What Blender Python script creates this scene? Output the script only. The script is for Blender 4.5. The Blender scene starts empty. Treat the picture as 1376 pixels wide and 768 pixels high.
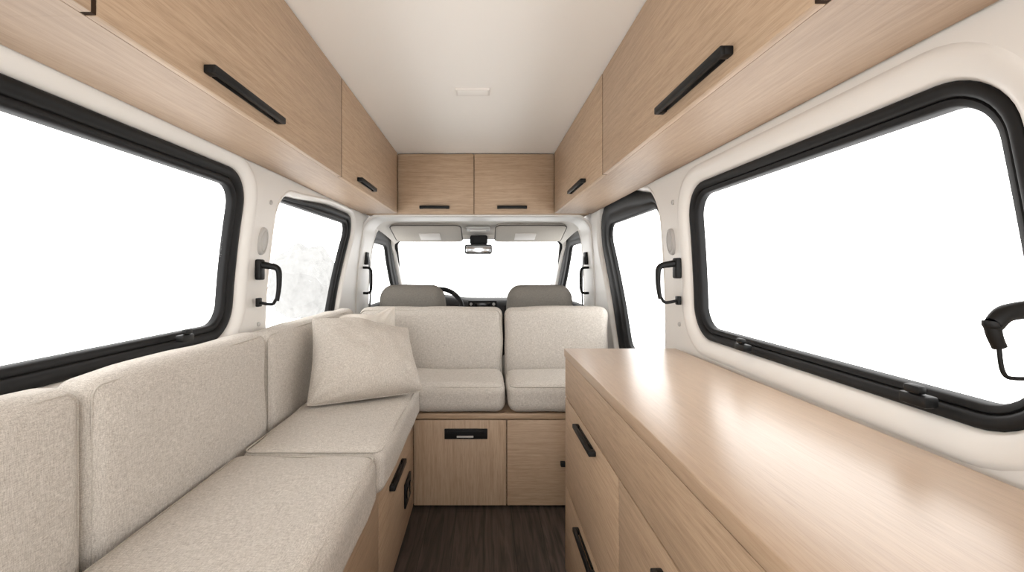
import bpy, bmesh, math, random
from mathutils import Vector, noise
from mathutils.geometry import delaunay_2d_cdt
random.seed(7)
S = bpy.context.scene
C = S.collection
S.view_settings.view_transform = 'Standard'
EYE = 1.15
V = Vector

# ------------------------------------------------------------------ materials
def lin(c):
    return tuple(((x/255)/12.92 if x/255 <= .04045 else ((x/255+.055)/1.055)**2.4) for x in c)+(1,)

def new_mat(name):
    m = bpy.data.materials.new(name); m.use_nodes = True
    nt = m.node_tree
    return m, nt, nt.nodes['Principled BSDF']

def N(nt, t, **k):
    n = nt.nodes.new(t)
    for a, b in k.items(): setattr(n, a, b)
    return n

def plain(name, col, rough=.5, var=.03, scale=30, bump=0, spec=.5, metal=0, coat=0):
    m, nt, b = new_mat(name)
    tc = N(nt, 'ShaderNodeTexCoord'); no = N(nt, 'ShaderNodeTexNoise')
    no.inputs['Scale'].default_value = scale; no.inputs['Detail'].default_value = 3
    nt.links.new(tc.outputs['Object'], no.inputs['Vector'])
    r = N(nt, 'ShaderNodeValToRGB')
    c = lin(col)
    r.color_ramp.elements[0].position = .3; r.color_ramp.elements[1].position = .7
    r.color_ramp.elements[0].color = tuple(x*(1-var) for x in c[:3])+(1,)
    r.color_ramp.elements[1].color = tuple(min(1, x*(1+var)) for x in c[:3])+(1,)
    nt.links.new(no.outputs['Fac'], r.inputs['Fac']); nt.links.new(r.outputs['Color'], b.inputs['Base Color'])
    b.inputs['Roughness'].default_value = rough; b.inputs['Metallic'].default_value = metal
    b.inputs['Specular IOR Level'].default_value = spec; b.inputs['Coat Weight'].default_value = coat
    if bump:
        bp = N(nt, 'ShaderNodeBump'); bp.inputs['Strength'].default_value = bump; bp.inputs['Distance'].default_value = .002
        nt.links.new(no.outputs['Fac'], bp.inputs['Height']); nt.links.new(bp.outputs['Normal'], b.inputs['Normal'])
    return m

def wood(name, axis, dark, light, rough=.5, coat=0, pore=.15, world=False, w=.29):
    m, nt, b = new_mat(name)
    ad = N(nt, 'ShaderNodeVectorMath', operation='ADD')
    if world:
        ge = N(nt, 'ShaderNodeNewGeometry'); nt.links.new(ge.outputs['Position'], ad.inputs[0])
    else:
        tc = N(nt, 'ShaderNodeTexCoord'); oi = N(nt, 'ShaderNodeObjectInfo')
        ml = N(nt, 'ShaderNodeVectorMath', operation='SCALE')
        ml.inputs[0].default_value = (3.1, 5.7, 4.3); nt.links.new(oi.outputs['Random'], ml.inputs['Scale'])
        nt.links.new(tc.outputs['Object'], ad.inputs[0]); nt.links.new(ml.outputs[0], ad.inputs[1])
    def streak(a, c, detail):
        mp = N(nt, 'ShaderNodeMapping'); s = [c, c, c]; s[axis] = a
        mp.inputs['Scale'].default_value = s
        no = N(nt, 'ShaderNodeTexNoise'); no.inputs['Scale'].default_value = 1; no.inputs['Detail'].default_value = detail
        no.inputs['Distortion'].default_value = .3
        nt.links.new(ad.outputs[0], mp.inputs['Vector']); nt.links.new(mp.outputs['Vector'], no.inputs['Vector'])
        return no
    n1 = streak(5, 115, 6); n2 = streak(20, 500, 2)
    r1 = N(nt, 'ShaderNodeValToRGB'); r1.color_ramp.elements[0].position = .5-w; r1.color_ramp.elements[1].position = .5+w
    r1.color_ramp.elements[0].color = lin(dark); r1.color_ramp.elements[1].color = lin(light)
    r2 = N(nt, 'ShaderNodeValToRGB'); r2.color_ramp.elements[0].position = .36; r2.color_ramp.elements[1].position = .52
    g = 1-pore; r2.color_ramp.elements[0].color = (g, g*.98, g*.96, 1); r2.color_ramp.elements[1].color = (1, 1, 1, 1)
    mx = N(nt, 'ShaderNodeMix', data_type='RGBA', blend_type='MULTIPLY'); mx.inputs['Factor'].default_value = 1
    nt.links.new(n1.outputs['Fac'], r1.inputs['Fac']); nt.links.new(n2.outputs['Fac'], r2.inputs['Fac'])
    nt.links.new(r1.outputs['Color'], mx.inputs['A']); nt.links.new(r2.outputs['Color'], mx.inputs['B'])
    nt.links.new(mx.outputs['Result'], b.inputs['Base Color'])
    bp = N(nt, 'ShaderNodeBump'); bp.inputs['Strength'].default_value = .08; bp.inputs['Distance'].default_value = .001
    nt.links.new(n2.outputs['Fac'], bp.inputs['Height']); nt.links.new(bp.outputs['Normal'], b.inputs['Normal'])
    b.inputs['Roughness'].default_value = rough; b.inputs['Coat Weight'].default_value = coat; b.inputs['Coat Roughness'].default_value = .26
    return m

def fabric(name, dark, light, sc=1.0, lo=.36, hi=.62):
    m, nt, b = new_mat(name)
    tc = N(nt, 'ShaderNodeTexCoord')
    outs = []
    for s in ((80, 580, 580), (580, 80, 580), (580, 580, 80)):
        mp = N(nt, 'ShaderNodeMapping'); mp.inputs['Scale'].default_value = [x*sc for x in s]
        no = N(nt, 'ShaderNodeTexNoise'); no.inputs['Scale'].default_value = 1; no.inputs['Detail'].default_value = 2
        nt.links.new(tc.outputs['Object'], mp.inputs['Vector']); nt.links.new(mp.outputs['Vector'], no.inputs['Vector'])
        outs.append(no.outputs['Fac'])
    a1 = N(nt, 'ShaderNodeMath', operation='ADD'); a2 = N(nt, 'ShaderNodeMath', operation='ADD')
    dv = N(nt, 'ShaderNodeMath', operation='DIVIDE'); dv.inputs[1].default_value = 3
    nt.links.new(outs[0], a1.inputs[0]); nt.links.new(outs[1], a1.inputs[1])
    nt.links.new(a1.outputs[0], a2.inputs[0]); nt.links.new(outs[2], a2.inputs[1]); nt.links.new(a2.outputs[0], dv.inputs[0])
    r = N(nt, 'ShaderNodeValToRGB'); r.color_ramp.elements[0].position = lo; r.color_ramp.elements[1].position = hi
    r.color_ramp.elements[0].color = lin(dark); r.color_ramp.elements[1].color = lin(light)
    nt.links.new(dv.outputs[0], r.inputs['Fac']); nt.links.new(r.outputs['Color'], b.inputs['Base Color'])
    bp = N(nt, 'ShaderNodeBump'); bp.inputs['Strength'].default_value = .6; bp.inputs['Distance'].default_value = .002
    nt.links.new(dv.outputs[0], bp.inputs['Height']); nt.links.new(bp.outputs['Normal'], b.inputs['Normal'])
    b.inputs['Roughness'].default_value = .92; b.inputs['Specular IOR Level'].default_value = .15
    return m

OD, OL = (165, 139, 113), (194, 168, 141)
OAKX = wood('oak_x', 0, OD, OL); OAKY = wood('oak_y', 1, OD, OL)
OAKZ = wood('oak_z', 2, (169, 144, 119), (197, 172, 146))
OAKBODY = wood('oak_carcass', 1, (154, 129, 106), (178, 153, 128), world=True, pore=.08)
OAKTOP = wood('oak_worktop', 1, (176, 150, 125), (192, 166, 140), rough=.34, coat=.3, pore=.08)
LINEN = fabric('linen', (165, 158, 149), (217, 211, 203))
PIPE = fabric('linen_piping', (170, 163, 154), (204, 198, 189))
PILLOW = fabric('pillow_linen', (170, 162, 152), (215, 208, 199), .75)
CREAM = fabric('cream_cotton', (204, 197, 187), (231, 225, 216), 1.2)
WHITE = plain('painted_white_metal', (231, 228, 223), .42, .01, 5)
SURR = plain('white_moulding', (232, 229, 224), .38, .01, 5)
CEIL = plain('ceiling_cream', (253, 250, 245), .6, .003, 3)
HEAD = plain('headliner_fabric', (234, 229, 222), .8, .02, 60)
VISOR = plain('visor_vinyl', (198, 191, 181), .7, .02, 60)
BLACK = plain('black_rubber', (11, 11, 12), .58, .05, 40, spec=.35)
BLKM = plain('black_metal', (11, 11, 11), .5, .05, 60, spec=.3)
DASH = plain('dash_plastic', (34, 33, 33), .6, .06, 200, .2)
SEATG = fabric('grey_seat_cloth', (113, 109, 103), (137, 133, 126), 1.0)
CAPG = plain('grey_plastic_cap', (188, 186, 183), .5, .01, 20)
MIRR = plain('mirror_glass', (190, 192, 195), .12, .01, 5, metal=.9)
SCREEN = plain('screen_glass', (12, 13, 16), .15, .02, 10)
SHADOW = plain('visor_edge', (92, 87, 82), .8, .05, 20)
GAP = plain('dark_gap_shade', (56, 42, 31), .9, .05, 20, spec=.1)  # shade of the door gaps, painted as a dark colour
LAMP = plain('lamp_diffuser', (236, 231, 225), .5, .01, 10)
BLOTCH = plain('pale_blotch', (145, 145, 144), .95, .05, 14, spec=.1)

# dark plank floor
FLOOR, nt, b = new_mat('dark_plank_vinyl')
tc = N(nt, 'ShaderNodeTexCoord'); mp = N(nt, 'ShaderNodeMapping'); mp.inputs['Rotation'].default_value = (0, 0, math.pi/2)
br = N(nt, 'ShaderNodeTexBrick'); br.inputs['Scale'].default_value = 1; br.inputs['Brick Width'].default_value = 1.1
br.inputs['Row Height'].default_value = .13; br.inputs['Mortar Size'].default_value = .0012
br.inputs['Color1'].default_value = lin((78, 68, 62)); br.inputs['Color2'].default_value = lin((68, 59, 54)); br.inputs['Mortar'].default_value = lin((36, 31, 28))
nt.links.new(tc.outputs['Object'], mp.inputs['Vector']); nt.links.new(mp.outputs['Vector'], br.inputs['Vector'])
mp2 = N(nt, 'ShaderNodeMapping'); mp2.inputs['Scale'].default_value = (34, 2.4, 20)
no = N(nt, 'ShaderNodeTexNoise'); no.inputs['Scale'].default_value = 1; no.inputs['Detail'].default_value = 8; no.inputs['Distortion'].default_value = 1.8
nt.links.new(tc.outputs['Object'], mp2.inputs['Vector']); nt.links.new(mp2.outputs['Vector'], no.inputs['Vector'])
rr = N(nt, 'ShaderNodeValToRGB'); rr.color_ramp.elements[0].position = .35; rr.color_ramp.elements[0].color = (.42, .41, .40, 1)
rr.color_ramp.elements[1].position = .68; rr.color_ramp.elements[1].color = (1.25, 1.22, 1.2, 1)
mx = N(nt, 'ShaderNodeMix', data_type='RGBA', blend_type='MULTIPLY'); mx.inputs['Factor'].default_value = 1
nt.links.new(no.outputs['Fac'], rr.inputs['Fac']); nt.links.new(br.outputs['Color'], mx.inputs['A']); nt.links.new(rr.outputs['Color'], mx.inputs['B'])
nt.links.new(mx.outputs['Result'], b.inputs['Base Color']); b.inputs['Roughness'].default_value = .55
b.inputs['Specular IOR Level'].default_value = .35

# clear window glass: see-through with a faint reflection
GLASS, nt, b = new_mat('window_glass')
nt.nodes.remove(b)
tr = N(nt, 'ShaderNodeBsdfTransparent'); gl = N(nt, 'ShaderNodeBsdfGlossy'); gl.inputs['Roughness'].default_value = .02
nz = N(nt, 'ShaderNodeTexNoise'); nz.inputs['Scale'].default_value = 2
ma = N(nt, 'ShaderNodeMath', operation='MULTIPLY'); ma.inputs[1].default_value = .05
nt.links.new(nz.outputs['Fac'], ma.inputs[0])
ms = N(nt, 'ShaderNodeMixShader'); nt.links.new(ma.outputs[0], ms.inputs['Fac'])
nt.links.new(tr.outputs[0], ms.inputs[1]); nt.links.new(gl.outputs[0], ms.inputs[2])
nt.links.new(ms.outputs[0], nt.nodes['Material Output'].inputs['Surface'])

# ------------------------------------------------------------------ object helpers
def T(name, label, cat, loc, group=None, kind=None):
    o = bpy.data.objects.new(name, None); C.objects.link(o); o.location = loc
    o.empty_display_size = .05
    o['label'] = label; o['category'] = cat
    if group: o['group'] = group
    if kind: o['kind'] = kind
    return o

def wloc(o):
    p = V((0, 0, 0))
    while o is not None:
        p = p + V(o.location); o = o.parent
    return p

def P(name, bm, mat, parent=None, label=None, loc=None, sharp=38, recalc=True):
    """link a bmesh (built in world coordinates) as one mesh object"""
    base = wloc(parent) if parent else V(loc or (0, 0, 0))
    if recalc: bmesh.ops.recalc_face_normals(bm, faces=bm.faces[:])
    bmesh.ops.translate(bm, verts=bm.verts[:], vec=-base)
    me = bpy.data.meshes.new(name); bm.to_mesh(me); bm.free()
    me.polygons.foreach_set('use_smooth', [True]*len(me.polygons))
    me.set_sharp_from_angle(angle=math.radians(sharp))
    me.materials.append(mat)
    o = bpy.data.objects.new(name, me); C.objects.link(o)
    if parent: o.parent = parent
    else: o.location = base
    if label: o['label'] = label
    return o

def tag(o, label, cat, group=None, kind=None):
    o['label'] = label; o['category'] = cat
    if group: o['group'] = group
    if kind: o['kind'] = kind
    return o

def box(bm, x0, x1, y0, y1, z0, z1, bev=.002, seg=2):
    t = bmesh.new(); bmesh.ops.create_cube(t, size=1)
    for v in t.verts:
        v.co = V(((x0+x1)/2+v.co.x*(x1-x0), (y0+y1)/2+v.co.y*(y1-y0), (z0+z1)/2+v.co.z*(z1-z0)))
    if bev: bmesh.ops.bevel(t, geom=t.edges[:], offset=bev, segments=seg, affect='EDGES', profile=.5)
    me = bpy.data.meshes.new('tmp'); t.to_mesh(me); t.free(); bm.from_mesh(me); bpy.data.meshes.remove(me)
    return bm

def bx(*a, **k): return box(bmesh.new(), *a, **k)

def tube(bm, pts, r, n=8, closed=False, rs=None):
    pts = [V(p) for p in pts]; rings = []; m = len(pts)
    up = None
    for i, p in enumerate(pts):
        if closed: d = pts[(i+1) % m]-pts[i-1]
        else: d = pts[min(i+1, m-1)]-pts[max(i-1, 0)]
        d.normalize()
        if up is None:
            up = V((0, 0, 1)) if abs(d.z) < .8 else V((1, 0, 0))
        up = (up-d*up.dot(d)).normalized(); s = d.cross(up)
        rad = rs[i] if rs else r
        rings.append([bm.verts.new(p+(up*math.cos(2*math.pi*k/n)+s*math.sin(2*math.pi*k/n))*rad) for k in range(n)])
    for i in range(m if closed else m-1):
        a, b2 = rings[i], rings[(i+1) % m]
        for k in range(n): bm.faces.new((a[k], a[(k+1) % n], b2[(k+1) % n], b2[k]))
    if not closed:
        bm.faces.new(rings[0][::-1]); bm.faces.new(rings[-1])
    return bm

def smooth_path(pts, n=6):
    pts = [V(p) for p in pts]; out = []
    for i in range(len(pts)-1):
        p0 = pts[max(i-1, 0)]; p1 = pts[i]; p2 = pts[i+1]; p3 = pts[min(i+2, len(pts)-1)]
        for k in range(n):
            t = k/n
            out.append(.5*((2*p1)+(p2-p0)*t+(2*p0-5*p1+4*p2-p3)*t*t+(3*p1-p0-3*p2+p3)*t**3))
    out.append(pts[-1]); return out

def rbox(x0, x1, y0, y1, z0, z1, r, puff=(0, 0, 0), n=12, wr=.0, seed=0):
    """rounded, slightly stuffed box; its underside stays flat"""
    c = V(((x0+x1)/2, (y0+y1)/2, (z0+z1)/2)); h = ((x1-x0)/2, (y1-y0)/2, (z1-z0)/2)
    bm = bmesh.new(); ax = []
    for hh in h:
        e = [hh-r+r*math.tan(math.radians(45*k/4)) for k in range(1, 5)]
        mid = [-(hh-r)+2*(hh-r)*k/n for k in range(n+1)]
        ax.append([-q for q in e[::-1]]+mid+e)
    for a in range(3):
        u, w = [(1, 2), (2, 0), (0, 1)][a]
        for s in (-1, 1):
            g = []
            for pu in ax[u]:
                row = []
                for pw in ax[w]:
                    p = [0, 0, 0]; p[a] = s*h[a]; p[u] = pu; p[w] = pw
                    row.append(bm.verts.new(p))
                g.append(row)
            for i in range(len(g)-1):
                for j in range(len(g[0])-1):
                    bm.faces.new((g[i][j], g[i+1][j], g[i+1][j+1], g[i][j+1]))
    bmesh.ops.remove_doubles(bm, verts=bm.verts[:], dist=1e-5)
    for v in bm.verts:
        p = v.co
        inner = V([max(-(h[i]-r), min(h[i]-r, p[i])) for i in range(3)])
        d = (p-inner).normalized()
        q = inner+d*r
        t = [max(-1, min(1, q[i]/h[i])) for i in range(3)]
        out = q.copy()
        for i in range(3):
            j, k = (i+1) % 3, (i+2) % 3
            pf = puff[i]
            if isinstance(pf, tuple): pf = pf[0] if t[i] < 0 else pf[1]
            elif i == 2 and t[i] < 0: pf = 0
            out[i] += pf*t[i]*(1-t[j]**4)*(1-t[k]**4)
        if wr:
            nn = noise.noise((q+V((seed*3.7, seed*1.3, seed)))*7)
            out += d*(nn-.25)*wr
        if out.z < -h[2]: out.z = -h[2]
        v.co = out+c
    return bm

def piping(x0, x1, y0, y1, z0, z1, r, axis, s, rad=.0026):
    lo = [x0, y0, z0]; hi = [x1, y1, z1]
    u, w = [(1, 2), (2, 0), (0, 1)][axis]
    k = .7071*r
    lvl = (hi[axis]-r+k) if s > 0 else (lo[axis]+r-k)
    pts = []
    for (cu, cw, a0) in ((hi[u]-r, hi[w]-r, 0), (lo[u]+r, hi[w]-r, 90), (lo[u]+r, lo[w]+r, 180), (hi[u]-r, lo[w]+r, 270)):
        for q in range(6):
            a = math.radians(a0+q*18)
            p = [0, 0, 0]; p[axis] = lvl; p[u] = cu+k*math.cos(a); p[w] = cw+k*math.sin(a); pts.append(p)
    return tube(bmesh.new(), pts, rad, 6, True)

def cushion(name, label, group, x0, x1, y0, y1, z0, z1, r, puff, axis, s, seed, mat=LINEN):
    t = T(name, label, 'cushion', ((x0+x1)/2, (y0+y1)/2, z0), group)
    P('cover', rbox(x0, x1, y0, y1, z0, z1, r, puff, 14, .007, seed), mat, t, sharp=80)
    P('piping', piping(x0, x1, y0, y1, z0, z1, r, axis, s), PIPE, t, sharp=80)
    return t

# ------------------------------------------------------------------ van shell
LX, RX = .88, .765
def wallx(side, y, z):
    t = max(0, min(1, (z-.93)/.55))
    w = (LX-.02*t-.04*t*t) if side < 0 else (RX-.01*t-.022*t*t)
    if y > 3.3:
        w *= 1-.065*((y-3.3)/.85)**2
    return w
def M3(side, y, z, h=0):
    return V((side*(wallx(side, y, z)-h), y, z))

def rounded(corners, rad, n=10):
    m = len(corners); out = []
    for i in range(m):
        p = V(corners[i]); a = (V(corners[i-1])-p); c = (V(corners[(i+1) % m])-p)
        la, lc = a.length, c.length; a.normalize(); c.normalize()
        r = rad[i] if isinstance(rad, (list, tuple)) else rad
        ang = a.angle(c); d = min(r/math.tan(ang/2), la*.48, lc*.48); r = d*math.tan(ang/2)
        bis = (a+c).normalized(); cen = p+bis*(r/math.sin(ang/2))
        s = p+a*d-cen; e = p+c*d-cen
        a0 = math.atan2(s.y, s.x); a1 = math.atan2(e.y, e.x); da = a1-a0
        while da > math.pi: da -= 2*math.pi
        while da < -math.pi: da += 2*math.pi
        for k in range(n+1):
            q = a0+da*k/n; out.append(cen+V((math.cos(q), math.sin(q)))*r)
    res = []
    for i in range(len(out)):
        p, q = out[i], out[(i+1) % len(out)]; res.append(p)
        L = (q-p).length; k = int(L/.06)
        for j in range(1, k+1): res.append(p+(q-p)*j/(k+1))
    ar = sum(res[i].x*res[(i+1) % len(res)].y-res[(i+1) % len(res)].x*res[i].y for i in range(len(res)))
    return res if ar > 0 else res[::-1]

def offset(poly, o, fn=None, extra=0):
    m = len(poly); out = []
    for i in range(m):
        d = (poly[(i+1) % m]-poly[i-1]); d.normalize()
        out.append(poly[i]+V((d.y, -d.x))*(o*(fn(poly[i]) if fn else 1)+extra))
    return out

def loft(side, poly, prof, fn=None, base=None):
    """base: seal width; then prof offsets count from the outer edge of the seal"""
    bm = bmesh.new(); rings = []
    for o, h in prof:
        pl = offset(poly, o, fn) if base is None else offset(poly, base, fn, o)
        rings.append([bm.verts.new(M3(side, p.x, p.y, h)) for p in pl])
    for a, b2 in zip(rings, rings[1:]):
        for i in range(len(a)):
            j = (i+1) % len(a); bm.faces.new((a[i], a[j], b2[j], b2[i]))
    return bm

def inside(p, poly):
    c = False; m = len(poly)
    for i in range(m):
        a, b2 = poly[i], poly[i-1]
        if (a.y > p.y) != (b2.y > p.y) and p.x < (b2.x-a.x)*(p.y-a.y)/(b2.y-a.y)+a.x: c = not c
    return c

def wall_mesh(side, outer, holes, step=.1):
    pts = []; edges = []
    def loop(poly):
        s = len(pts); pts.extend(poly)
        for i in range(len(poly)): edges.append((s+i, s+(i+1) % len(poly)))
    ol = []
    for i in range(len(outer)):
        p, q = V(outer[i]), V(outer[(i+1) % len(outer)]); k = max(1, int((q-p).length/step))
        for j in range(k): ol.append(p+(q-p)*j/k)
    loop(ol)
    for h in holes: loop(h)
    grown = [offset(h, .03) for h in holes]
    y = -.65
    while y < 4.7:
        z = .06
        while z < 1.93:
            p = V((y, z))
            if inside(p, ol) and not any(inside(p, g) for g in grown): pts.append(p)
            z += step*.8
        y += step
    vo, _, fo, _, _, _ = delaunay_2d_cdt(pts, edges, [], 1, 1e-5)
    bm = bmesh.new(); vs = [bm.verts.new(M3(side, p.x, p.y)) for p in vo]
    for f in fo:
        c = sum((vo[i] for i in f), V((0, 0)))/len(f)
        if any(inside(c, h) for h in holes): continue
        if not inside(c, ol): continue
        try: bm.faces.new([vs[i] for i in f])
        except ValueError: pass
    return bm

E = EYE
# glass outlines in (y, z), seal scale, surround scale
OUT = {
 (-1, 1): (rounded([(.67, E-.184), (1.594, E-.184), (1.594, E+.290), (.70, E+.290)], .07), .95, .9),
 (1, 1):  (rounded([(.650, E-.212), (1.676, E-.203), (1.676, E+.268), (.702, E+.268)], .08), .72, .98),
 (-1, 2): (rounded([(1.895, E-.27), (2.70, E-.27), (2.93, E+.292), (1.895, E+.292)], [.06, .08, .06, .08]), 1.05, .5),
 (1, 2):  (rounded([(2.02, E-.42), (2.53, E-.42), (2.90, E+.28), (2.02, E+.28)], [.06, .08, .08, .08]), 2.65, .5),
 (-1, 3): (rounded([(3.62, E-.28), (4.34, E-.26), (3.97, E+.21), (3.62, E+.22)], [.05, .05, .09, .06]), 1.9, .4),
 (1, 3):  (rounded([(3.62, E-.28), (4.34, E-.26), (3.97, E+.21), (3.62, E+.22)], [.05, .05, .09, .06]), 1.9, .4),
}
def slim(p):       # the seal grows towards the cab
    t = max(0, min(1, (p.x-1.9)/.65)); t = t*t*(3-2*t)
    return .34+.66*t
SEAL = [(0, -.055), (0, -.036), (.004, -.030), (.018, -.027), (.022, -.030), (.026, -.024), (.032, -.020), (.040, -.018), (.051, -.018), (.056, -.022), (.058, -.034)]
SUR = [(-.004, -.034), (0, -.022), (.006, -.013), (.018, -.004), (.030, .001), (.042, .0035), (.052, .002), (.060, -.005)]
wall_outer = [(-.7, 0), (4.75, 0), (4.68, .85), (4.17, 1.46), (3.5, 1.937), (-.7, 1.937)]
names = {(-1, 1): 'large side window with black rubber seal behind the long sofa', (1, 1): 'large side window with black rubber seal above the oak worktop',
         (-1, 2): 'smaller side window with a pale grey blotch outside, behind the corner pillows', (1, 2): 'tall dark framed sliding door window past the far end of the worktop',
         (-1, 3): 'cab door window beside the seat with the steering wheel', (1, 3): 'cab door window on the passenger side of the cab'}
wn = 0
for side in (-1, 1):
    holes = []
    def sw(k): return .058*OUT[(side, k)][1]
    for k in (1, 2, 3):
        holes.append(offset(OUT[(side, k)][0], sw(k), slim if k == 2 else None, .053*OUT[(side, k)][2]))
    nm = 'wall_left' if side < 0 else 'wall_right'
    w = P(nm, wall_mesh(side, wall_outer, holes), WHITE, loc=(side*.8, 2, 0), sharp=60)
    tag(w, ('white painted metal van side behind the long sofa' if side < 0 else 'white painted metal van side beside the oak worktop'), 'wall', kind='structure')
    for (py, pz) in ((1.80, E+.265), (1.80, E-.21)):
        bm = bmesh.new(); c = M3(side, py, pz, -.004); e = M3(side, py, pz, .006)
        tube(bm, [c, c.lerp(e, .8), e], .009, 14, rs=[.009, .009, .006])
        P('screw_cap', bm, CAPG, w)
    for k in (1, 2, 3):
        wn += 1
        g, sc, su = OUT[(side, k)]; fn = slim if k == 2 else None
        t = T('window_%d' % wn, names[(side, k)], 'window', M3(side, g[0].x, g[0].y), kind='structure')
        P('seal', loft(side, g, [(o*sc, h) for o, h in SEAL], fn), BLACK, t, sharp=60)
        P('surround', loft(side, g, [(o*su, h) for o, h in SUR], fn, sw(k)), SURR, t, sharp=60)
        bm = bmesh.new(); fc = bm.faces.new([bm.verts.new(M3(side, p.x, p.y, -.045)) for p in offset(g, .004)])
        bmesh.ops.triangulate(bm, faces=[fc]); P('pane', bm, GLASS, t, sharp=180)
        if k == 1:
            for ly in ((.80, 1.34) if side > 0 else (1.34,)):
                zb = min(p.y for p in g)-.014
                cx = side*(wallx(side, ly, zb)-.012)
                bm = bmesh.new(); s = -side
                box(bm, cx-.012, cx+.012, ly-.026, ly+.026, zb-.008, zb+.012, .004)
                lt = P('latch', bm, BLKM, t)
                bm = bmesh.new(); box(bm, cx-.008+s*.006, cx+.008+s*.006, ly-.016, ly+.016, zb+.0125, zb+.028, .005)
                P('lever', bm, BLKM, lt)

tag(P('floor', bx(-.90, .79, -.7, 4.75, -.03, 0, bev=0), FLOOR), 'dark brown wood plank floor of the aisle', 'floor', kind='structure')
tag(P('ceiling', bx(-.83, .75, -.7, 3.36, 1.938, 1.968, bev=0), CEIL, loc=(0, 1, 1.938)), 'smooth cream ceiling between the overhead cabinets', 'ceiling', kind='structure')
tag(P('wall_front', bx(-.88, .76, 4.70, 4.75, 0, .84, bev=.01), DASH, loc=(0, 4.7, 0)), 'dark bulkhead below the windscreen behind the dashboard', 'wall', kind='structure')

# headliner of the cab (curves down to windscreen)
def head_z(y):
    s = max(0, (y-3.352)/.66); return 1.529-.078*s*s
bm = bmesh.new(); g = []
for i in range(15):
    y = 3.352+i/14*.70; row = []
    for j in range(25):
        q = j/24*2-1
        xl = -(wallx(-1, y, 1.48)); xr = wallx(1, y, 1.48)
        x = (xl+xr)/2+q*(xr-xl)/2
        row.append(bm.verts.new((x, y, head_z(y)-.06*max(0, abs(q)-.82)**2/.0324)))
    g.append(row)
for i in range(14):
    for j in range(24): bm.faces.new((g[i][j], g[i+1][j], g[i+1][j+1], g[i][j+1]))
tag(P('trim_1', bm, HEAD, loc=(0, 3.4, 1.5), sharp=60), 'cream cab headliner curving down to the windscreen', 'trim', kind='structure')

# arch trim round the cab opening
def arch(y0, y1, th, z0, ztop, name, label, mat, r=.13):
    pts = []
    n = 12
    zs = [z0+(ztop-r-z0)*i/n for i in range(n+1)]
    for z in zs: pts.append((-wallx(-1, y0, z), z))
    xl = -wallx(-1, y0, ztop-r)+r; xr = wallx(1, y0, ztop-r)-r
    for i in range(1, 9):
        a = math.pi-math.pi/2*i/8; pts.append((xl+r*math.cos(a), ztop-r+r*math.sin(a)))
    for i in range(1, 8): pts.append((xl+(xr-xl)*i/8, ztop))
    for i in range(0, 9):
        a = math.pi/2-math.pi/2*i/8; pts.append((xr+r*math.cos(a), ztop-r+r*math.sin(a)))
    for z in zs[::-1][1:]: pts.append((wallx(1, y0, z), z))
    sec = [(y0, -.01), (y0, th*.5), (y0+.02, th*.9), (y0+.05, th), (y1-.05, th), (y1-.02, th*.9), (y1, th*.5), (y1, -.01)]
    bm = bmesh.new(); rings = []
    for i, p in enumerate(pts):
        a = V(pts[max(i-1, 0)]); c = V(pts[min(i+1, len(pts)-1)]); d = (c-a).normalized(); nn = V((d.y, -d.x))
        rings.append([bm.verts.new((p[0]+nn.x*h, y, p[1]+nn.y*h)) for y, h in sec])
    for a, c in zip(rings, rings[1:]):
        for k in range(len(sec)-1): bm.faces.new((a[k], a[k+1], c[k+1], c[k]))
    tag(P(name, bm, mat, loc=(0, y0, z0), sharp=60), label, 'trim', kind='structure')
arch(3.16, 3.46, .014, .3, 1.528, 'trim_2', 'white door pillar arch round the opening to the cab', WHITE)

# windscreen
t = T('window_7', 'wide bright windscreen at the front of the cab', 'window', (0, 4.6, .85), kind='structure')
def WS(x, s, h=0):
    return V((x, 4.64-.60*s-.03*h, .86+.588*s-.02*h))
wsp = rounded([(-.83, .0), (.73, .0), (.69, .985), (-.78, .985)], [.05, .05, .13, .13], 8)
def ws_loft(prof):
    bm = bmesh.new(); rings = []
    for o, h in prof:
        rings.append([bm.verts.new(WS(p.x, p.y, h)) for p in offset(wsp, o)])
    for a, c in zip(rings, rings[1:]):
        for i in range(len(a)):
            j = (i+1) % len(a); bm.faces.new((a[i], a[j], c[j], c[i]))
    return bm
P('seal', ws_loft([(-.018, -.3), (-.018, .3), (.018, .3), (.018, -.3)]), BLACK, t, sharp=50)
P('surround', ws_loft([(.006, 0), (.008, .9), (.03, 1.2), (.06, 1.0), (.09, 0)]), HEAD, t, sharp=60)
bm = bmesh.new(); f = bm.faces.new([bm.verts.new(WS(p.x, p.y, 0)) for p in wsp]); bmesh.ops.triangulate(bm, faces=[f])
P('pane', bm, GLASS, t, sharp=180)

# ------------------------------------------------------------------ overhead cabinets
CB, CT = E+.38, 1.935
def pull(bm, c, L, along, out, hgt=.018, stand=.026):
    """bar pull with two squared feet; along / out are unit axis vectors"""
    c = V(c); al = V(along); ou = V(out)
    def ob(a0, a1, o0, o1, h0, h1, bev):
        p = c+al*a0+ou*o0; q = c+al*a1+ou*o1
        box(bm, min(p.x, q.x), max(p.x, q.x), min(p.y, q.y), max(p.y, q.y), c.z+h0, c.z+h1, bev)
    ob(-L/2, L/2, stand-.012, stand, -hgt/2, hgt/2, .003)
    for s in (-1, 1):
        e = s*(L/2-.012)
        ob(e-.012, e+.012, 0, stand-.006, -hgt/2, hgt/2, .003)
    ob(-L/2+.03, L/2-.03, 0, .004, -hgt/2+.002, hgt/2-.002, .001)
    return bm

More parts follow.
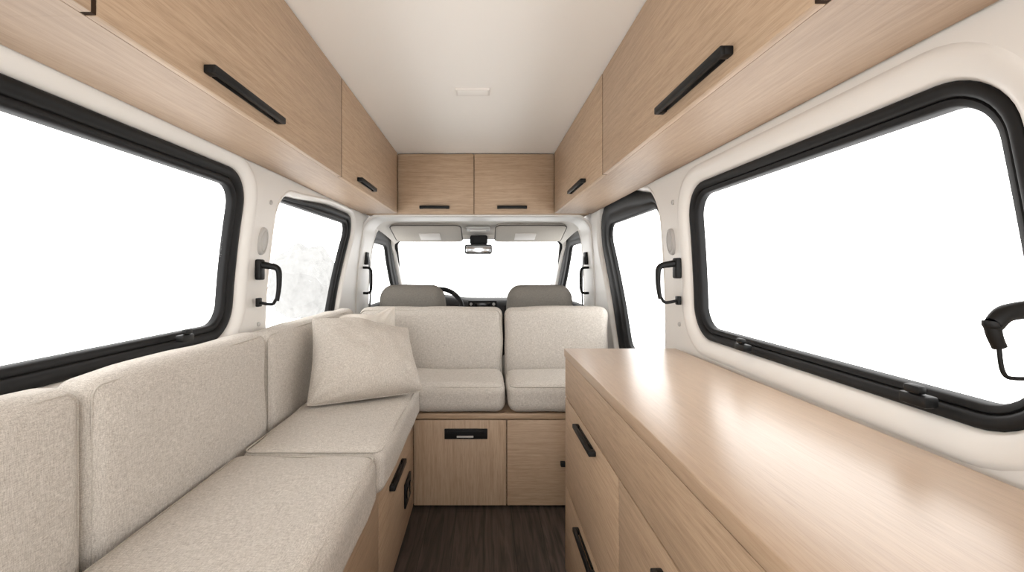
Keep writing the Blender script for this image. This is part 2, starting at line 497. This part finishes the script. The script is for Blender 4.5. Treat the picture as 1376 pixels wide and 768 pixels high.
def overhead(side, y0, y1, hy, hl, label):
    xf = -.578 if side < 0 else .472
    xb = -.812 if side < 0 else .726
    t = T('overhead_cabinet', label, 'cabinet', ((xf+xb)/2, (y0+y1)/2, CB), 'oak cabinets along the ceiling sides')
    def sb(a, b2, *r, **k): return bx(min(a, b2), max(a, b2), *r, **k)
    P('body', sb(xf+side*.045, xb, y0+.0002, y1-.0002, CB+.0185, CT, bev=0), OAKBODY, t)
    P('bottom_panel', sb(xf+side*.0185, xb, y0+.0001, y1-.0001, CB, CB+.018, bev=0), OAKBODY, t)
    d = P('door', sb(xf, xf+side*.018, y0+.0005, y1-.0105, CB, CT-.002, bev=.001), OAKY, t)
    if y1 < 3: P('gap_shade', sb(xf+side*.0015, xf+side*.018, y1-.010, y1-.0002, CB+.001, CT-.002, bev=0), GAP, t)  # dark strip added in place of the shade between neighbouring doors
    P('handle', pull(bmesh.new(), (xf, hy, E+.416), hl, (0, 1, 0), (-side, 0, 0)), BLKM, d)
overhead(-1, -.52, .69, .0, .34, 'oak overhead cabinet nearest the viewer on the sofa side, cut by the frame')
overhead(-1, .69, 1.886, 1.12, .34, 'wide oak overhead cabinet above the big window behind the sofa')
overhead(-1, 1.886, 3.085, 2.25, .29, 'oak overhead cabinet above the corner pillows, far end of the sofa side')
overhead(1, -.52, .66, .0, .34, 'oak overhead cabinet nearest the viewer on the worktop side, cut by the frame')
overhead(1, .66, 1.84, 1.04, .34, 'wide oak overhead cabinet above the big window over the worktop')
overhead(1, 1.84, 3.085, 2.30, .34, 'oak overhead cabinet above the sliding door window, far end of the worktop side')
t = T('overhead_cabinet', 'two door oak overhead cabinet across the van above the cab opening', 'cabinet', (-.05, 3.2, CB))
P('body', bx(-.80, .715, 3.14, 3.35, CB, CT, bev=.001), OAKX, t)
for (x0, x1, hc) in ((-.578, -.0665, -.33), (-.0635, .472, .19)):
    d = P('door', bx(x0+.001, x1-.001, 3.1, 3.118, CB, CT-.004, bev=.0015), OAKX, t)
    P('handle', pull(bmesh.new(), (hc, 3.1, E+.422), .2, (1, 0, 0), (0, -1, 0), .02), BLKM, d)

# ceiling light
t = T('ceiling_light', 'small flush off-white rectangular light on the cream ceiling', 'light', (-.05, 2.03, 1.9375))
P('frame', bx(-.122, .026, 1.995, 2.065, 1.930, 1.9375, bev=.001), LAMP, t)
P('diffuser', bx(-.114, .018, 2.003, 2.057, 1.9285, 1.9298, bev=.0005), CEIL, t)

# ------------------------------------------------------------------ sofa bases
BZ = .458
t = T('sofa_base', 'long oak bench base under the linen sofa seat along the windows', 'bench base', (-.6, .9, 0))
P('body', bx(-.87, -.37, -.4, 2.232, .0, BZ-.002, bev=.001), OAKY, t)
for (y0, y1) in ((-.4, .55), (.55, 1.50), (1.50, 2.232)):
    d = P('front_panel', bx(-.359, -.341, y0+.0025, y1-.0025, .012, BZ-.004, bev=.0015), OAKY, t)
    if y0 == 1.5: P('handle', pull(bmesh.new(), (-.341, 1.79, .362), .25, (0, 1, 0), (1, 0, 0), .020, .022), BLKM, d)
t = T('power_outlet', 'black socket plate low on the sofa base beside the far bench', 'outlet', (-.341, 2.06, .18))
P('plate', bx(-.3405, -.332, 1.97, 2.11, .13, .235, bev=.003), BLKM, t)
for yy in (2.008, 2.072):
    bm = bmesh.new(); tube(bm, [(-.332, yy, .183), (-.328, yy, .183)], .024, 18); P('socket', bm, SCREEN, t)

t = T('storage_bench', 'oak bench base with two front doors facing the aisle at the far end', 'bench base', (-.05, 2.5, 0))
P('body', bx(-.868, .72, 2.275, 2.74, 0, BZ-.002, bev=.001), OAKX, t)
P('top_rail', bx(-.338, .72, 2.236, 2.2745, BZ-.028, BZ-.002, bev=.0015), OAKX, t)
d = P('door', bx(-.338, .108, 2.236, 2.254, .012, BZ-.033, bev=.0015), OAKZ, t)
hb = bmesh.new(); box(hb, -.19, .018, 2.228, 2.2355, .335, .385, .003)
h = P('handle', hb, BLKM, d)
bm = bmesh.new(); box(bm, -.175, .003, 2.216, 2.2275, .366, .380, .003); P('grip', bm, BLACK, h)
bm = bmesh.new(); box(bm, -.13, -.05, 2.2262, 2.2278, .343, .352, .0); P('recess', bm, CAPG, h)
d = P('door', bx(.114, .72, 2.236, 2.254, .012, BZ-.033, bev=.0015), OAKX, t)
P('handle', pull(bmesh.new(), (.47, 2.236, .218), .2, (1, 0, 0), (0, -1, 0), .022), BLKM, d)

# cushions
G1, G2, G3, G4 = 'seat cushions of the long sofa', 'back cushions of the long sofa', 'seat cushions of the far bench', 'back cushions of the far bench'
cz = BZ+.001
SZ = .609
cushion('seat_cushion', 'long linen seat cushion nearest the viewer on the window side sofa', G1, -.742, -.312, -.2, 1.379, cz, SZ, .038, ((0, .005), .002, .011), 2, 1, 1)
cushion('seat_cushion', 'linen seat cushion under the square pillow, beyond the near sofa seat', G1, -.742, -.302, 1.389, 2.206, cz, SZ, .038, ((0, .005), .002, .010), 2, 1, 2)
cushion('back_cushion', 'linen back cushion nearest the viewer, cut by the left edge of the frame', G2, -.868, -.762, .12, .890, cz, .932, .040, ((0, .014), .002, .008), 0, 1, 3)
cushion('back_cushion', 'middle wide linen back cushion below the big window', G2, -.868, -.762, .899, 1.634, cz, .932, .040, ((0, .014), .002, .008), 0, 1, 4)
cushion('back_cushion', 'linen back cushion in the corner behind the pillows', G2, -.868, -.762, 1.643, 2.730, cz, .928, .040, ((0, .014), .002, .005), 0, 1, 5)
cushion('bench_seat_cushion', 'linen bench seat cushion next to the square pillow, above the panel with black pull', G3, -.735, .106, 2.214, 2.602, cz, .600, .048, (.002, .0, .014), 2, 1, 6)
cushion('bench_seat_cushion', 'linen bench seat cushion partly hidden behind the oak worktop', G3, .115, .72, 2.214, 2.602, cz, .600, .048, (.002, .0, .014), 2, 1, 7)
cushion('bench_back_cushion', 'linen bench backrest in front of the driver seat', G4, -.72, .109, 2.624, 2.74, cz, .936, .046, (.002, (.015, 0), .006), 1, -1, 8)
cushion('bench_back_cushion', 'linen bench backrest in front of the passenger seat', G4, .120, .715, 2.624, 2.74, cz, .936, .046, (.002, (.015, 0), .006), 1, -1, 9)

def pillow(name, label, BL, BR, TL, TR, th, mat, seed, group=None):
    BL, BR, TL, TR = map(V, (BL, BR, TL, TR)); n = 48
    nrm = (BR-BL).cross(TL-BL).normalized()
    t = T(name, label, 'pillow', ((BL+BR)/2), group)
    bm = bmesh.new(); sides = []
    def pos(u, v, s):
        uu = u*(1-.075*(1-v*v)); vv = v*(1-(.08 if v > 0 else .008)*(1-u*u))
        k = (u*u*v*v)**3*.03; uu *= 1-k; vv *= 1-k
        a, c = (uu+1)/2, (vv+1)/2
        p = (BL*(1-a)+BR*a)*(1-c)+(TL*(1-a)+TR*a)*c
        p = p+(TL-BL).normalized()*(.008*math.sin(u*4+seed)*max(0, v))+nrm*(.012*math.sin(u*4+seed*2)*max(0, v))
        w = max(0, 1-u*u)**.46*max(0, 1-v*v)**.46
        q = noise.noise(V((u*1.3+seed, v*1.3, seed*2+s)))*.020+noise.noise(V((u*3.0+seed+v*1.8, v*2.3-u*1.6, s*5)))*.019
        # soft creases running out of the corners
        for (cu, cv, f, ph) in ((-1, 1, 12, .3), (1, 1, 11, 1.2), (1, -1, 12, 2.2), (-1, -1, 11, .9)):
            dd = math.hypot(u-cu, v-cv)
            q += .012*math.sin(f*math.atan2(v-cv, u-cu)+ph+seed)*math.exp(-(dd/.75)**2)
        bulge = (1+.2*(-v)) if s > 0 else (.72+.25*v)
        return p+nrm*s*(th*w*bulge+q*w)
    for s in (1, -1):
        sides.append([[bm.verts.new(pos(-math.cos(math.pi*i/n), -math.cos(math.pi*j/n), s)) for j in range(n+1)] for i in range(n+1)])
    for g in sides:
        for i in range(n):
            for j in range(n): bm.faces.new((g[i][j], g[i+1][j], g[i+1][j+1], g[i][j+1]))
    bmesh.ops.remove_doubles(bm, verts=bm.verts[:], dist=1e-5)
    P('cover', bm, mat, t, sharp=120)
    pts = [pos(-1+2*i/n, -1, 0) for i in range(n)]+[pos(1, -1+2*i/n, 0) for i in range(n)]+[pos(1-2*i/n, 1, 0) for i in range(n)]+[pos(-1, 1-2*i/n, 0) for i in range(n)]
    P('seam', tube(bmesh.new(), pts, .0025, 6, True), mat, t, sharp=80)
    return t
pillow('throw_pillow', 'square beige linen pillow leaning in front in the sofa corner', (-.678, 1.755, .630), (-.256, 1.985, .630), (-.742, 1.99, .962), (-.360, 2.20, .884), .122, PILLOW, 1.3, 'pillows in the sofa corner')
pillow('throw_pillow', 'cream pillow mostly hidden behind the square beige pillow', (-.70, 2.29, .640), (-.47, 2.50, .640), (-.725, 2.33, .918), (-.485, 2.545, .945), .05, CREAM, 4.1, 'pillows in the sofa corner')

# ------------------------------------------------------------------ kitchen counter
WT = E-.300
t = T('worktop', 'smooth oak worktop running along the window towards the viewer', 'worktop', (.53, .8, WT-.030))
P('slab', bx(.309, .738, -.4, 1.775, WT-.030, WT, bev=.002, seg=3), OAKTOP, t)
t = T('drawer_cabinet', 'oak drawer cabinet with black pulls under the worktop', 'cabinet', (.53, .8, 0))
CZ = WT-.0305
P('body', bx(.356, .732, -.39, 1.765, 0, CZ, bev=.001), OAKY, t)
P('front_panel', bx(.312, .330, -.39, 1.765, .672, CZ-.003, bev=.0015), OAKY, t)
for (y0, y1, yc, rows) in ((1.07, 1.765, 1.40, ((.332, .667), (.012, .327))), (.37, 1.065, .69, ((.332, .667), (.012, .327))), (-.39, .365, .0, ((.332, .667), (.012, .327)))):
    for (z0, z1) in rows:
        d = P('drawer', bx(.312, .330, y0, y1, z0, z1, bev=.0015), OAKY, t)
        P('handle', pull(bmesh.new(), (.312, yc, z1-(.028 if y0 > 1 else .045)), .24, (0, 1, 0), (-1, 0, 0), .015, .021), BLKM, d)

# ------------------------------------------------------------------ grab handles and pillar covers
def grab(side, y, zt, label, reach=.085, h=.175, sc=1.0, wire=.006, drop=.98, group='black grab handles on the pillars'):
    x = side*(wallx(side, y, zt-.05)-.002); s = -side
    t = T('grab_handle', label, 'handle', (x, y, zt-h*.5), group)
    bm = bmesh.new(); a, c = x, x+s*.026*sc
    box(bm, min(a, c), max(a, c), y-.022*sc, y+.022*sc, zt-h*.45, zt, .007*sc)
    P('mount', bm, BLKM, t)
    bm = bmesh.new(); box(bm, min(x, x+s*.016*sc), max(x, x+s*.016*sc), y-.015*sc, y+.015*sc, zt-h*(drop+.05), zt-h*(drop-.14), .003)
    P('foot', bm, BLKM, t)
    bm = bmesh.new()
    pts = smooth_path([(x+s*.014, y, zt-.020), (x+s*reach*.45, y, zt-.024), (x+s*reach*.82, y, zt-.030), (x+s*reach*.98, y, zt-.045), (x+s*reach, y, zt-h*.5), (x+s*reach*.97, y, zt-h*.7), (x+s*reach*.9, y, zt-h*.9)], 5)
    m = len(pts)
    tube(bm, pts, .01, 12, rs=[(.0155-.0065*min(1, i/(m*.9)))*sc for i in range(m)])
    P('grip', bm, BLKM, t, sharp=60)
    bm = bmesh.new()
    tube(bm, smooth_path([(x+s*reach*.91, y, zt-h*.86), (x+s*reach*.85, y, zt-h*(drop-.10)), (x+s*reach*.66, y, zt-h*drop), (x+s*.010, y, zt-h*(drop-.04))], 6), wire, 8)
    P('strap', bm, BLKM, t, sharp=60)
grab(-1, 1.758, E+.042, 'black grab handle on the white pillar above the sofa', sc=.9)
grab(1, 1.775, E+.048, 'black grab handle on the white pillar beyond the worktop window', sc=.9)
grab(1, .60, E-.026, 'black grab handle at the right edge of the frame beside the worktop window', reach=.098, h=.082, sc=.85, wire=.0026, drop=1.40)

def oval_cap(side, y, z, label):
    x = side*wallx(side, y, z); s = -side
    t = T('pillar_cap', label, 'cover cap', (x, y, z-.055), 'oval caps on the pillars')
    bm = bmesh.new(); rings = []
    for (f, h) in ((1, -.004), (1, .004), (.93, .009), (.75, .011)):
        rings.append([bm.verts.new(M3(side, y+.032*f*math.copysign(abs(math.cos(a))**.8, math.cos(a)), z+.053*f*math.copysign(abs(math.sin(a))**.8, math.sin(a)), h)) for a in [2*math.pi*k/28 for k in range(28)]])
    for a, c in zip(rings, rings[1:]):
        for k in range(28): bm.faces.new((a[k], a[(k+1) % 28], c[(k+1) % 28], c[k]))
    bm.faces.new(rings[-1]); P('cover', bm, CAPG, t)
    bm = bmesh.new()
    pts = [M3(side, y+.022*math.cos(q), z+.04*math.sin(q), .012) for q in [2*math.pi*k/20 for k in range(20)]]
    tube(bm, pts, .002, 6, True); P('rim', bm, CAPG, t)
oval_cap(-1, 1.775, E+.112, 'pale grey oval cap on the pillar above the sofa side grab handle')
oval_cap(1, 1.84, E+.114, 'pale grey oval cap on the pillar above the worktop side grab handle')

# seat belts on the cab pillars
def belt(side, label):
    y = 3.30
    x = side*(wallx(side, y, E)-.017); s = -side
    t = T('seat_belt', label, 'seat belt', (x, y, E-.3), 'seat belts on the cab pillars')
    bm = bmesh.new()
    a = x; c = x+s*.022
    box(bm, min(a, c), max(a, c), y-.035, y+.035, E+.04, E+.13, .007); P('guide', bm, BLACK, t)
    bm = bmesh.new(); pts = smooth_path([(x+s*.024, y, E+.10), (x+s*.034, y, E+.0), (x+s*.032, y+.02, E-.2), (x+s*.012, y+.03, E-.4)], 6)
    prev = None
    for p in pts:
        v = [bm.verts.new(p+V((s*d, q, 0))) for d, q in ((-.001, -.023), (-.001, .023), (.001, .023), (.001, -.023))]
        if prev:
            for k in range(4): bm.faces.new((prev[k], prev[(k+1) % 4], v[(k+1) % 4], v[k]))
        prev = v
    P('strap', bm, BLACK, t)
    bm = bmesh.new()
    tube(bm, smooth_path([(x, y-.05, E+.02), (x+s*.05, y-.05, E+.01), (x+s*.058, y-.05, E-.06), (x+s*.05, y-.05, E-.15), (x, y-.05, E-.16)], 6), .009, 8)
    P('buckle_loop', bm, BLKM, t)
belt(-1, 'black seat belt on the pillar beside the driver seat')
belt(1, 'black seat belt on the pillar beside the passenger seat')

# ------------------------------------------------------------------ cab
def cab_seat(xc, label):
    t = T('cab_seat', label, 'seat', (xc, 3.25, 0), 'grey cab seats')
    bm = rbox(xc-.230, xc+.230, 2.98, 3.13, .40, 1.042, .072, (.0, .012, .014), 12, .002, xc)
    for v in bm.verts:
        k = max(0, (v.co.z-.7)/.34)
        v.co.x = xc+(v.co.x-xc)*(1-.10*k*k); v.co.y -= .03*k-.03
    P('backrest', bm, SEATG, t, sharp=80)
    P('seat', rbox(xc-.24, xc+.24, 3.18, 3.62, .36, .50, .05, (0, 0, .012), 8), SEATG, t, sharp=80)
    P('pedestal', bx(xc-.2, xc+.2, 3.0, 3.5, 0, .355, bev=.01), DASH, t)
cab_seat(-.470, 'grey driver seat top behind the bench, beside the steering wheel')
cab_seat(.37, 'grey passenger seat top behind the bench, on the worktop side')

# dashboard
t = T('dashboard', 'dark grey dashboard below the windscreen', 'dashboard', (-.05, 4.2, .4))
prof = [(4.0, .42), (3.93, .62), (3.86, .78), (3.86, .85), (3.90, .893), (4.0, .910), (4.2, .906), (4.45, .876), (4.60, .850), (4.62, .5)]
bm = bmesh.new(); rings = []
nx = 24
for i in range(nx+1):
    q = i/nx; x = -.745+q*1.40
    hump = .035*math.exp(-((x+.36)/.17)**2)
    rings.append([bm.verts.new((x, y, z+(hump*math.exp(-((y-3.95)/.16)**2) if z > .8 else 0))) for y, z in prof])
for a, c in zip(rings, rings[1:]):
    for k in range(len(prof)): bm.faces.new((a[k], a[(k+1) % len(prof)], c[(k+1) % len(prof)], c[k]))
bm.faces.new(rings[0]); bm.faces.new(rings[-1][::-1])
P('body', bm, DASH, t, sharp=50)
r = P('radio', bx(-.13, .11, 3.835, 3.86, .80, .900, bev=.006), BLKM, t)
P('display', bx(-.075, .055, 3.830, 3.8345, .825, .882, bev=.001), SCREEN, r)
for xx in (-.105, .083):
    bm = bmesh.new(); tube(bm, [(xx, 3.8345, .870), (xx, 3.815, .870)], .012, 14); P('knob', bm, CAPG, r)
for xx in (-.2, .22, .55):
    P('air_vent', bx(xx-.05, xx+.05, 3.845, 3.86, .80, .86, bev=.004), BLACK, t)
P('steering_column', tube(bmesh.new(), [(-.36, 3.715, .812), (-.36, 3.9, .77)], .035, 14), DASH, t)
t = T('steering_wheel', 'black steering wheel beside the driver seat', 'steering wheel', (-.36, 3.69, .64))
cw = V((-.36, 3.675, .83)); tilt = math.radians(28)
e1 = V((1, 0, 0)); e2 = V((0, math.sin(tilt), math.cos(tilt)))
P('rim', tube(bmesh.new(), [cw+e1*.19*math.cos(a)+e2*.19*math.sin(a) for a in [2*math.pi*k/40 for k in range(40)]], .019, 10, True), BLACK, t, sharp=80)
for a in (0, math.pi, -math.pi/2):
    d = e1*math.cos(a)+e2*math.sin(a)
    P('spoke', tube(bmesh.new(), [cw+d*.05, cw+d*.12, cw+d*.185], .014, 8, rs=[.026, .018, .014]), BLACK, t, sharp=80)
n_ = V((0, -math.cos(tilt), math.sin(tilt)))
P('hub', tube(bmesh.new(), [cw-n_*.02, cw+n_*.012, cw+n_*.022], .07, 20, rs=[.07, .07, .05]), DASH, t)

# rear-view mirror with sensor housing
t = T('rear_view_mirror', 'small rear view mirror hanging at the top of the windscreen', 'mirror', (-.045, 4.0, E+.25))
P('housing', rbox(-.160, .070, 3.86, 3.90, E+.137, E+.218, .018, (0, 0, 0), 6), BLACK, t, sharp=80)
P('glass', bx(-.150, .060, 3.856, 3.8595, E+.147, E+.208, bev=.001), MIRR, t)
P('stem', tube(bmesh.new(), smooth_path([(-.045, 3.90, E+.18), (-.045, 3.95, E+.2), (-.045, 3.99, E+.24)], 5), .011, 8), BLACK, t)
P('sensor_box', rbox(-.118, .033, 3.93, 4.01, E+.222, E+.300, .018, (0, 0, 0), 5), BLACK, t, sharp=80)
t = T('map_light', 'small overhead lamp console above the rear view mirror', 'light', (-.045, 3.75, E+.35))
P('housing', rbox(-.14, .05, 3.66, 3.84, E+.325, E+.350, .01, (0, 0, 0), 5), CAPG, t, sharp=80)
P('lens', bx(-.11, .02, 3.69, 3.80, E+.320, E+.3245, bev=.001), LAMP, t)

def visor(x0, x1, mx, label):
    t = T('sun_visor', label, 'sun visor', ((x0+x1)/2, 3.78, E+.31), 'sun visors under the headliner')
    ya, yb = 3.58, 3.93
    def zz(y): return E+.354-.102*(y-ya)/(yb-ya)
    out = rounded([(x0, ya), (x1, ya), (x1, yb), (x0, yb)], .05, 6)
    bm = bmesh.new(); rings = []
    for o, dz in ((-.02, -.014), (-.006, -.012), (0, -.006), (0, .004), (-.008, .010)):
        rings.append([bm.verts.new((p.x, p.y, zz(p.y)+dz)) for p in offset(out, o)])
    for a, c in zip(rings, rings[1:]):
        for k in range(len(a)): bm.faces.new((a[k], a[(k+1) % len(a)], c[(k+1) % len(a)], c[k]))
    bm.faces.new(rings[0]); bm.faces.new(rings[-1])
    P('panel', bm, VISOR, t, sharp=50)
    bm = bx(mx-.085, mx+.085, 3.72, 3.86, -.020, -.0145, bev=.002)
    for v in bm.verts: v.co.z += zz(v.co.y)
    P('mirror_flap', bm, LAMP, t)
    P('dark_edge', tube(bmesh.new(), [V((p.x, p.y, zz(p.y)-.005)) for p in offset(out, .001)], .0055, 6, True), SHADOW, t)  # dark outline tube round the visor edge
    return t
visor(-.735, -.18, -.44, 'padded sun visor on the driver side above the windscreen')
visor(.095, .65, .34, 'padded sun visor on the passenger side above the windscreen')

# ------------------------------------------------------------------ bush-shaped stand-in for the pale blotch outside the small window
t = T('bush_stand_in', 'pale grey bush-shaped stand-in for the blotch outside the smaller sofa side window', 'bush_stand_in', (-2.42, 6.2, 0))
bm = bmesh.new(); tube(bm, smooth_path([(-2.42, 6.2, -.2), (-2.39, 6.2, .2), (-2.43, 6.22, .5), (-2.42, 6.2, .8)], 5), .05, 8, rs=[.06-.03*i/15 for i in range(16)])
P('stem', bm, BLOTCH, t)
bm = bmesh.new(); bmesh.ops.create_icosphere(bm, subdivisions=6, radius=1)
for v in bm.verts:
    p = v.co.copy()
    k = 1+.16*noise.noise(p*2.2)+.07*noise.noise(p*5.5+V((3, 1, 2)))+.035*noise.noise(p*14)
    sq = 1/max(abs(p.x)**4+abs(p.z)**4+abs(p.y)**4, 1e-6)**.25
    v.co = V((-2.42, 6.2, 1.0))+V((p.x*.40, p.y*.30, p.z*.47))*k*(.55+.45*sq)
P('blob', bm, BLOTCH, t, sharp=180)

# ------------------------------------------------------------------ light, sky, camera
w = bpy.data.worlds.new('bright_overcast'); S.world = w; w.use_nodes = True
bg = w.node_tree.nodes['Background']; bg.inputs['Color'].default_value = (1, .993, .98, 1); bg.inputs['Strength'].default_value = 3.65

cam = bpy.data.cameras.new('camera'); co = bpy.data.objects.new('camera', cam); C.objects.link(co)
co.location = (0, 0, EYE); co.rotation_euler = (math.pi/2, 0, 0)
cam.sensor_width = 36; cam.lens = 36*620/1376; cam.clip_start = .02
cam.shift_x = 38/1376; cam.shift_y = -21/1376
S.camera = co
